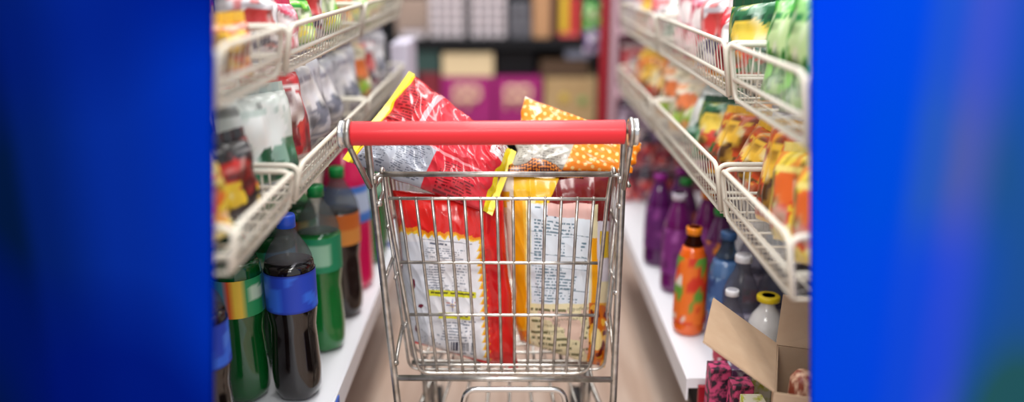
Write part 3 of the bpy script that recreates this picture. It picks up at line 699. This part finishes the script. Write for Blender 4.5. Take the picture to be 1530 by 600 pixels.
for x, y in ((lb.x+.02, PY+.06), (rb.x-.02, PY+.06), (lb.x+.03, 1.77), (rb.x-.03, 1.77)):
    m = MB(); m.tube([(x, y+.02, .115), (x, y+.02, .10)], .012, 10)
    for sx in (-.014, .014): m.add([(x+sx-.0015, y-.012, .03), (x+sx+.0015, y-.012, .03), (x+sx+.0015, y+.012, .03), (x+sx-.0015, y+.012, .03), (x+sx-.0015, y+.005, .103), (x+sx+.0015, y+.005, .103), (x+sx+.0015, y+.035, .103), (x+sx-.0015, y+.035, .103)], [(0,3,2,1),(4,5,6,7),(0,1,5,4),(1,2,6,5),(2,3,7,6),(3,0,4,7)])
    m.box((x-.0155, y+.004, .100), (x+.0155, y+.036, .104)); fk = cb(m, 'castor_fork', STEEL)
    w = MB(); w.tube([(x-.0105, y, .0425), (x+.0105, y, .0425)], .042, 20); cb(w, 'wheel', RUB)
# ================================================================= BAGS IN THE CART
def hero(name, pxc, Ys, T, paint, label, nu=230, nv=330, seed=1, pu=2.4, pv=5, wr=(.006, .0025), mats=PRINT, warp=None, edge=.0022):
    # pxc, Ys: corners TL, TR, BR, BL as photo points at given distances
    c = [np.array(P(*p, y)) for p, y in zip(pxc, Ys)]
    u, v = np.meshgrid(np.linspace(0, 1, nu), np.linspace(0, 1, nv))      # v: 0 bottom, 1 top
    def bil(q): 
        q = [np.asarray(a, float) for a in q]; U, V = u[..., None], v[..., None]
        return (q[3]*(1-U)+q[2]*U)*(1-V)+(q[0]*(1-U)+q[1]*U)*V
    B = bil(c); PX = bil(pxc); X, Y = PX[..., 0], PX[..., 1]
    n = np.cross(c[1]-c[0], c[3]-c[0]); n /= np.linalg.norm(n)
    if n[1] > 0: n = -n
    eu = (c[1]+c[2]-c[0]-c[3]); eu /= np.linalg.norm(eu); ev = (c[0]+c[1]-c[2]-c[3]); ev /= np.linalg.norm(ev)
    f = (1-np.abs(2*u-1)**pu)**.62*(1-np.abs(2*v-1)**pv)**.55
    ends = np.abs(2*v-1)**3
    fold = 1-np.abs(2*vn(u*9+2.2*vn(u*2, v*2, seed+20), v*2.0, seed)-1)
    fold2 = 1-np.abs(2*vn(u*5+v*3, v*5-u*2+3*vn(u*2, v*2, seed+7), seed+5)-1)
    S0 = B+n*(T*.5*f)[..., None]; dz_ = S0[..., 2]-H; zc = S0[..., 1]*CT-dz_*ST     # the print is laid out over the rounded face
    X = 765+1250*S0[..., 0]/zc; Y = 300-1250*(S0[..., 1]*ST+dz_*CT)/zc
    w = wr[0]*ends*(fold-.5)+wr[1]*(fold2-.5)+wr[1]*1.2*(vn(u*2.6, v*3.4, seed+8)-.5)
    w = w+wr[1]*.45*(1-np.abs(2*vn(u*13+v*4, v*11+u*5, seed+31)-1)-.5)
    w *= np.clip(np.minimum(np.minimum(u, 1-u), np.minimum(v, 1-v))*14, .15, 1)
    e = edge*(vn(v*9, u*0+.5, seed+11)-.5)*2
    side = eu[None, None]*(e*(2*u-1)*1.5)[..., None]+ev[None, None]*((2*v-1)*edge*1.4*(vn(u*9, v*0+.5, seed+12)-.5))[..., None]
    fr = B+n*(T*.5*f+w)[..., None]+side; bk = B-n*(T*.5*f-w*.5+.0012)[..., None]+side
    if warp: fr = warp(fr, u, v); bk = warp(bk, u, v)
    K = np.zeros(u.shape+(3,)); paint(K, u, v, X, Y)
    s = 4; Kb = K[::s, ::s]; me = grid_mesh(name, [fr, bk[::s, ::s]], [K, np.zeros_like(Kb)+K[int(nv*.94), int(nu*.5)]], mats)
    o = link(name, me); base = Vector((float(B[..., 0].mean()), float(B[..., 1].mean()), float(min(fr[..., 2].min(), bk[..., 2].min()))))
    me.transform(Matrix.Translation(-base)); o.location = base
    tag(o, label, 'snack bag')
    def strip(nm, pts_fn, m_):                # crimped strip along an edge, as a part
        p0, p1, d = pts_fn; N = 60; vs = []
        p0, p1, d = Vector(p0)-base, Vector(p1)-base, Vector(d)
        for i in range(N+1):
            p = p0.lerp(p1, i/N)+Vector(n)*.004*math.sin(i*.12+seed)
            vs += [p-d*.15, p+d]
        mb = MB().add(vs, [(2*i, 2*i+2, 2*i+3, 2*i+1) for i in range(N)], False)
        q = mb.build(nm, m_, o); so = q.modifiers.new('thick', 'SOLIDIFY'); so.thickness = .0008; return q
    return o, c, strip, Vector(n), Vector(eu), Vector(ev)
YEL = mat('yellow_seal', (238, 216, 24), .35, 0, .5, .3)
def p_red_white(K, u, v, X, Y):
    put(K, u > -1, (240, 240, 246))
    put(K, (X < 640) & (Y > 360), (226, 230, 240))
    t1 = 340+.11*(X-600)-6*np.abs(((X*.085) % 1)-.35)+7*(vn(X/5, Y/9, 3)-.5)
    top = np.clip(t1+ (X-690).clip(0)*.05, 0, 400)
    k = (Y-300)/250; s1 = 722+10*k+7*np.clip(k-.3, 0, 1)-(7*((Y*.088) % 1))*np.clip((Y-352)/30, 0, 1)
    orange, yel, red = (244, 150, 20), (250, 206, 60), (222, 34, 30)
    put(K, (Y < top+9) | ((X > s1-7) & (Y > 350)), yel); put(K, (Y < top+6) | (X > s1-4.5), orange); put(K, (Y < top) | (X > s1), red)
    put(K, (X > s1+4) & (vn(X/9, Y/30, 8) > .6), (200, 22, 24))
    ink = (150, 157, 172)
    ob = (X > 632) & (X < 706)
    put(K, ob & (np.abs(Y-356-.11*(X-632)) < .5), (150, 156, 170))
    put(K, scribble(X, Y, 642, 690, 360, 366, 5, 1, .1, .8), (96, 104, 126))
    put(K, scribble(X, Y, 634, 700, 367, 384, 3.2, 2, .1, .66), ink)
    put(K, scribble(X, Y, 637, 668, 392, 430, 4.0, 3, .06, .7, .45), ink); put(K, scribble(X, Y, 676, 700, 390, 426, 4.4, 4, .05, .5, .4), ink)
    put(K, scribble(X, Y, 644, 706, 424, 436, 3.2, 5, .06, .6), ink)
    def pill(x0, x1, y, h, c):
        yy = Y-y-.05*(X-x0); m_ = (np.abs(yy) < h) & (X > x0-h*.0) & (X < x1); put(K, m_, c)
    pill(641, 711, 437, 4.6, (228, 226, 40)); put(K, scribble(X, Y, 644, 708, 434, 440, 5.5, 6, .05, .8, .5, 0), (90, 90, 30))
    put(K, (np.abs(X-676)+np.abs(Y-456) < 4.2), (232, 190, 50)); put(K, ((np.abs(X-676) < .8) | (np.abs(Y-456) < .8)) & (np.abs(X-676)+np.abs(Y-456) < 10), (150, 150, 190))
    put(K, (np.abs(Y-452) < 1) & (np.abs(X-676) > 3) & (np.abs(X-676) < 9), (226, 150, 150))
    pill(655, 703, 471, 4.4, (228, 226, 40)); put(K, scribble(X, Y, 658, 700, 468, 474, 5.5, 7, .05, .8, .5, 0), (90, 90, 30))
    put(K, scribble(X, Y, 659, 694, 480, 508, 4.2, 8, .04, .66, .5), ink); put(K, scribble(X, Y, 690, 712, 478, 510, 4.6, 9, .04, .5, .5), (130, 138, 156))
    put(K, (X > 671) & (X < 707) & (Y > 510+.05*(X-671)) & (Y < 523+.05*(X-671)) & (vn(X/1.3, X*0, 21) > .48), (52, 56, 78))
    put(K, (X > 666) & (X < 712) & (Y > 526) & (Y < 529) & (vn(X/2, Y*0, 5) > .5), ink)
    put(K, (((X-618)/3.5)**2+((Y-424)/8)**2 < 1) | (((X-628)/4)**2+((Y-457)/3)**2 < 1) | (((X-622)/3)**2+((Y-490)/6)**2 < 1), (118, 20, 48))
    put(K, scribble(X, Y, 628, 668, 490, 512, 4, 31, .35, .3), (160, 168, 186))
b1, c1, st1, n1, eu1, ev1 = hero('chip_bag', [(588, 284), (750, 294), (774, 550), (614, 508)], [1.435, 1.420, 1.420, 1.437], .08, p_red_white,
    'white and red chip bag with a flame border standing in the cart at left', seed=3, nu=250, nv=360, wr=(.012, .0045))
st1('bottom_seal', (c1[3], c1[2], -ev1*.004), RED)
def p_yellow(K, u, v, X, Y):
    put(K, u > -1, (238, 226, 184))
    put(K, Y < 303, (246, 190, 34))
    put(K, X < 768, (244, 232, 214)); put(K, (np.abs(X-757+.05*(Y-300)) < 1.2) & (Y > 300), (200, 160, 120))
    put(K, (X < 762) & (Y > 285) & (Y < 300), (246, 180, 30))
    put(K, (X > 766+.03*(Y-300)) & (X < 785+.03*(Y-300)) & (Y > 296), (246, 168, 20))
    put(K, (X > 781+.03*(Y-300)) & (X < 786+.03*(Y-300)) & (Y > 296), (250, 196, 70))
    put(K, (Y > 296) & (X > 786) & (X < 800) & (Y < 460), (240, 230, 176))
    put(K, ((X-826) > .4*(303-Y)-6) & (Y < 303+.02*(X-826)), (116, 26, 26))
    put(K, (X > 893) & (Y < 340), (118, 30, 30))
    put(K, (((X-744)/14)**2+((Y-306)/14)**2 < 1), (246, 176, 30)); put(K, (((X-744)/14)**2+((Y-310)/14)**2 < 1) & (Y > 309), (228, 200, 150))
    put(K, (X > 818) & (X < 884) & (Y > 303) & (Y < 322+.08*(X-820)), (232, 186, 178))
    put(K, ((X-884) > .0) & (Y > 355) & (Y < 455) & (X < 893), (246, 168, 20)); put(K, (X > 893) & (Y > 330) & (Y < 420), (226, 220, 232)); put(K, (X > 897) & (Y > 345) & (Y < 385), (226, 190, 40))
    rot = .16
    y0 = 303+rot*(X-795)
    L = (X > 793) & (X < 884-.03*(Y-300)) & (Y > y0) & (Y < 452+.02*(X-793)) & ~((X > 818) & (Y < 322+.08*(X-820)))
    put(K, L, (226, 234, 244))
    ink = (104, 134, 152)
    put(K, L & scribble(X, Y, 797, 812, 306, 310, 5, 40, .1, .8), ink)
    put(K, L & scribble(X, Y, 812, 836, 318, 325, 6, 41, .14, .9), (70, 104, 124))
    put(K, L & scribble(X, Y, 798, 872, 325, 348, 5.2, 42, .13, .62), ink)
    put(K, L & scribble(X, Y, 798, 812, 349, 392, 4.8, 43, .1, .7), ink); put(K, L & scribble(X, Y, 834, 846, 351, 385, 4.6, 44, .08, .6), ink); put(K, L & scribble(X, Y, 868, 878, 360, 395, 5.4, 45, .1, .5), ink)
    put(K, L & scribble(X, Y, 800, 866, 398, 432, 4.6, 46, .07, .66), ink); put(K, L & scribble(X, Y, 798, 872, 433, 450, 4.2, 47, .06, .55), ink)
    for yy in (345, 378, 396, 428): put(K, L & (np.abs(Y-yy-.1*(X-800)) < .5), (110, 134, 150))
    put(K, (X > 800) & (X < 880) & (Y > 462) & (vn(X/22, Y/16, 71) > .62), (236, 204, 186))
    ol = (116, 114, 78)
    for i in range(9):
        y = 461+8.6*i; put(K, scribble(X, Y, 793+.5*i, (846, 826, 812, 808, 826, 848, 850, 840, 830)[i], y-4, y+2.5, 6.5, 60+i, .06, .78, .62, 0), ol)
        if i > 4: put(K, scribble(X, Y, 850, 884, y-4, y+2.5, 6.5, 80+i, .05, .72, .6, .3), ol)
    for s_, x, y in (('(ingredients)', 848, 463.5), ('(tapioca flour)', 826, 478), ('(rice oil)', 812, 487), ('(seasoning)', 812, 495.5)):
        put(K, text_mask(X, Y, s_, x, y, 7.2, -.03), (92, 90, 56))
    put(K, scribble(X, Y, 872, 880, 466, 510, 7, 91, 0, .5), ol)
    A = (X > 881-.05*(Y-455)) & (Y > 452)
    put(K, A, (214, 110, 20)); put(K, A & (vn(X/6, Y/10, 50) > .55), (240, 180, 60)); put(K, A & (vn(X/5, Y/8, 55) > .66), (112, 30, 14))
    put(K, A & (((X-890)/8)**2+((Y-506)/16)**2 < 1), (246, 220, 150))
    Bm = (X < 790) & (Y > 482+.6*(X-768)); put(K, Bm & (X > 760), (226, 120, 24)); put(K, Bm & (vn(X/6, Y/7, 77) > .6), (246, 190, 70))
b2_, c2, st2, n2, eu2, ev2 = hero('chip_bag', [(744, 258), (913, 262), (905, 549), (776, 508)], [1.446, 1.432, 1.432, 1.450], .08, p_yellow,
    'yellow and cream chip bag with brown top standing in the cart at right', seed=12, nu=250, nv=400, wr=(.010, .0035))
DOT = bpy.data.materials.new('brown_dotted_foil'); DOT.use_nodes = True
def dot_nodes(m_, ground, dotc, scale, thr):
    n = m_.node_tree.nodes; l = m_.node_tree.links; b = n['Principled BSDF']; b.inputs['Roughness'].default_value = .35; b.inputs['Coat Weight'].default_value = .3
    t = n.new('ShaderNodeTexCoord'); vo = n.new('ShaderNodeTexVoronoi'); vo.inputs['Scale'].default_value = scale; vo.inputs['Randomness'].default_value = .0
    r = n.new('ShaderNodeValToRGB'); r.color_ramp.interpolation = 'CONSTANT'; r.color_ramp.elements[0].color = (*lin(dotc), 1); r.color_ramp.elements[1].color = (*lin(ground), 1); r.color_ramp.elements[1].position = thr
    l.new(t.outputs['Object'], vo.inputs['Vector']); l.new(vo.outputs['Distance'], r.inputs['Fac']); l.new(r.outputs['Color'], b.inputs['Base Color'])
dot_nodes(DOT, (206, 116, 24), (70, 24, 12), 200, .52)
mb = MB(); N = 24; vs = []
for i in range(N+1):
    f = i/N; a = P(757+(872-757)*f, 262+4*f, 1.425); tp = P(760+(868-760)*f, 255-19*math.sin(PI*min(1, f*1.15+.12))**.8, 1.44+.012*math.sin(f*9)); vs += [a, a.lerp(tp, .5)+Vector((0, -.008, 0)), tp]
mb.add([v-b2_.location for v in vs], [q for i in range(N) for q in ((3*i, 3*i+3, 3*i+4, 3*i+1), (3*i+1, 3*i+4, 3*i+5, 3*i+2))], True)
q = mb.build('folded_top', DOT, b2_); so = q.modifiers.new('thick', 'SOLIDIFY'); so.thickness = .001
tag(q, 'orange folded top with brown dots')
def p_red(K, u, v, X, Y):
    put(K, u > -1, (214, 44, 58))
    # along-bag frame: s from the upper left end to the lower right end, q across
    put(K, u < .30, (196, 36, 46)); put(K, (u > .30) & (u < .8) & (v > .42), (222, 60, 72))
    put(K, (u > .30) & (u < .34) & (v > .2), (240, 170, 176))
    L = (v < .37) & (u > .04) & (u < .52)
    put(K, L, (172, 178, 190)); a = u*215; bb = (1-v)*150
    put(K, L & scribble(a, bb, 12, 54, 97, 147, 2.9, 5, 0, .6, .5), (100, 106, 120)); put(K, L & scribble(a, bb, 58, 110, 97, 147, 2.8, 6, 0, .62, .5), (100, 106, 120))
    put(K, (v < .40) & (v > .37) & (u < .9), (240, 150, 156))
    dk = (128, 12, 24)
    put(K, (u > .60) & (v < .34) & scribble(a, bb, 130, 190, 100, 150, 4.2, 9, 0, .72, .55), dk)
    put(K, (u < .27) & scribble(a, bb, 12, 60, 4, 90, 4.4, 19, 0, .72, .6), dk)
    put(K, (u > .36) & (u < .62) & (v > .8) & scribble(a, bb, 80, 132, 6, 26, 4, 29, 0, .5, .4), (196, 40, 52))
    put(K, (u > .40) & (u < .62) & (v > .46) & (v < .6) & scribble(a, bb, 86, 140, 58, 84, 4, 39, 0, .6, .5), (176, 24, 38))
    put(K, (u > .86) & (v > .70), (230, 226, 226)); put(K, (u > .88) & (v > .74) & scribble(a, bb, 190, 214, 2, 40, 5, 49, 0, .6, .6), (150, 30, 40))
    put(K, u > .965, (236, 214, 30)); put(K, u < .035, (236, 214, 30))
b3, c3, st3, n3, eu3, ev3 = hero('chip_bag', [(619, 112), (764, 224), (728, 318), (520, 242)], [1.55, 1.46, 1.385, 1.42], .07, p_red,
    'crumpled red foil chip bag with yellow ends lying tilted on top of the cart load', seed=21, nu=280, nv=220, pu=5, pv=2.4, wr=(.012, .010), edge=.004)
st3('end_seal', (c3[0], c3[3], -eu3*.011), YEL); st3('end_seal', (c3[1], c3[2], eu3*.010), YEL)
def p_orange(K, u, v, X, Y):
    put(K, u > -1, (240, 132, 14))
    s_ = 11.5; gx = (X+.35*Y)/s_; gy = (Y-.35*X)/s_*1.05; row_ = np.floor(gy); dx = (gx+.5*(row_ % 2)) % 1-.5; dy = gy % 1-.5
    put(K, dx*dx+dy*dy < .055, (246, 208, 128))
    L = (X < 858-.45*(Y-215)) & (Y > 205) & (X > 764)
    put(K, L, (168, 164, 152)); put(K, L & scribble(X, Y, 774, 852, 214, 242, 3.6, 5, .08, .5, .45), (118, 114, 106)); put(K, (v > .975), (236, 226, 206))
b4, c4, st4, n4, eu4, ev4 = hero('chip_bag', [(783, 144), (960, 214), (942, 258), (766, 250)], [1.56, 1.50, 1.44, 1.44], .035, p_orange,
    'orange chip bag with cream polka dots lying behind the red handle', seed=31, nu=230, nv=180, pu=6, pv=3, wr=(.004, .003), edge=.003)
# ================================================================= LIGHT
w = bpy.data.worlds.new('world'); sc.world = w; w.use_nodes = True
bg = w.node_tree.nodes['Background']; bg.inputs[0].default_value = (.95, .97, 1, 1); bg.inputs[1].default_value = .85
def area(name, loc, rot, sx, sy, e, col=(1, .98, .95)):
    ld = bpy.data.lights.new(name, 'AREA'); ld.shape = 'RECTANGLE'; ld.size = sx; ld.size_y = sy; ld.energy = e; ld.color = col
    o = bpy.data.objects.new(name, ld); C.objects.link(o); o.location = loc; o.rotation_euler = rot; return o
area('tube_or_fill', (0, 1.4, 2.5), (0, 0, 0), .35, 3.0, 52)
area('tube_or_fill', (0, 3.4, 2.5), (0, 0, 0), 1.4, .3, 16)
area('tube_or_fill', (-.3, -.9, 2.3), (math.radians(55), 0, 0), 1.6, .5, 44)  # added frontal fill from behind the camera, no known tube
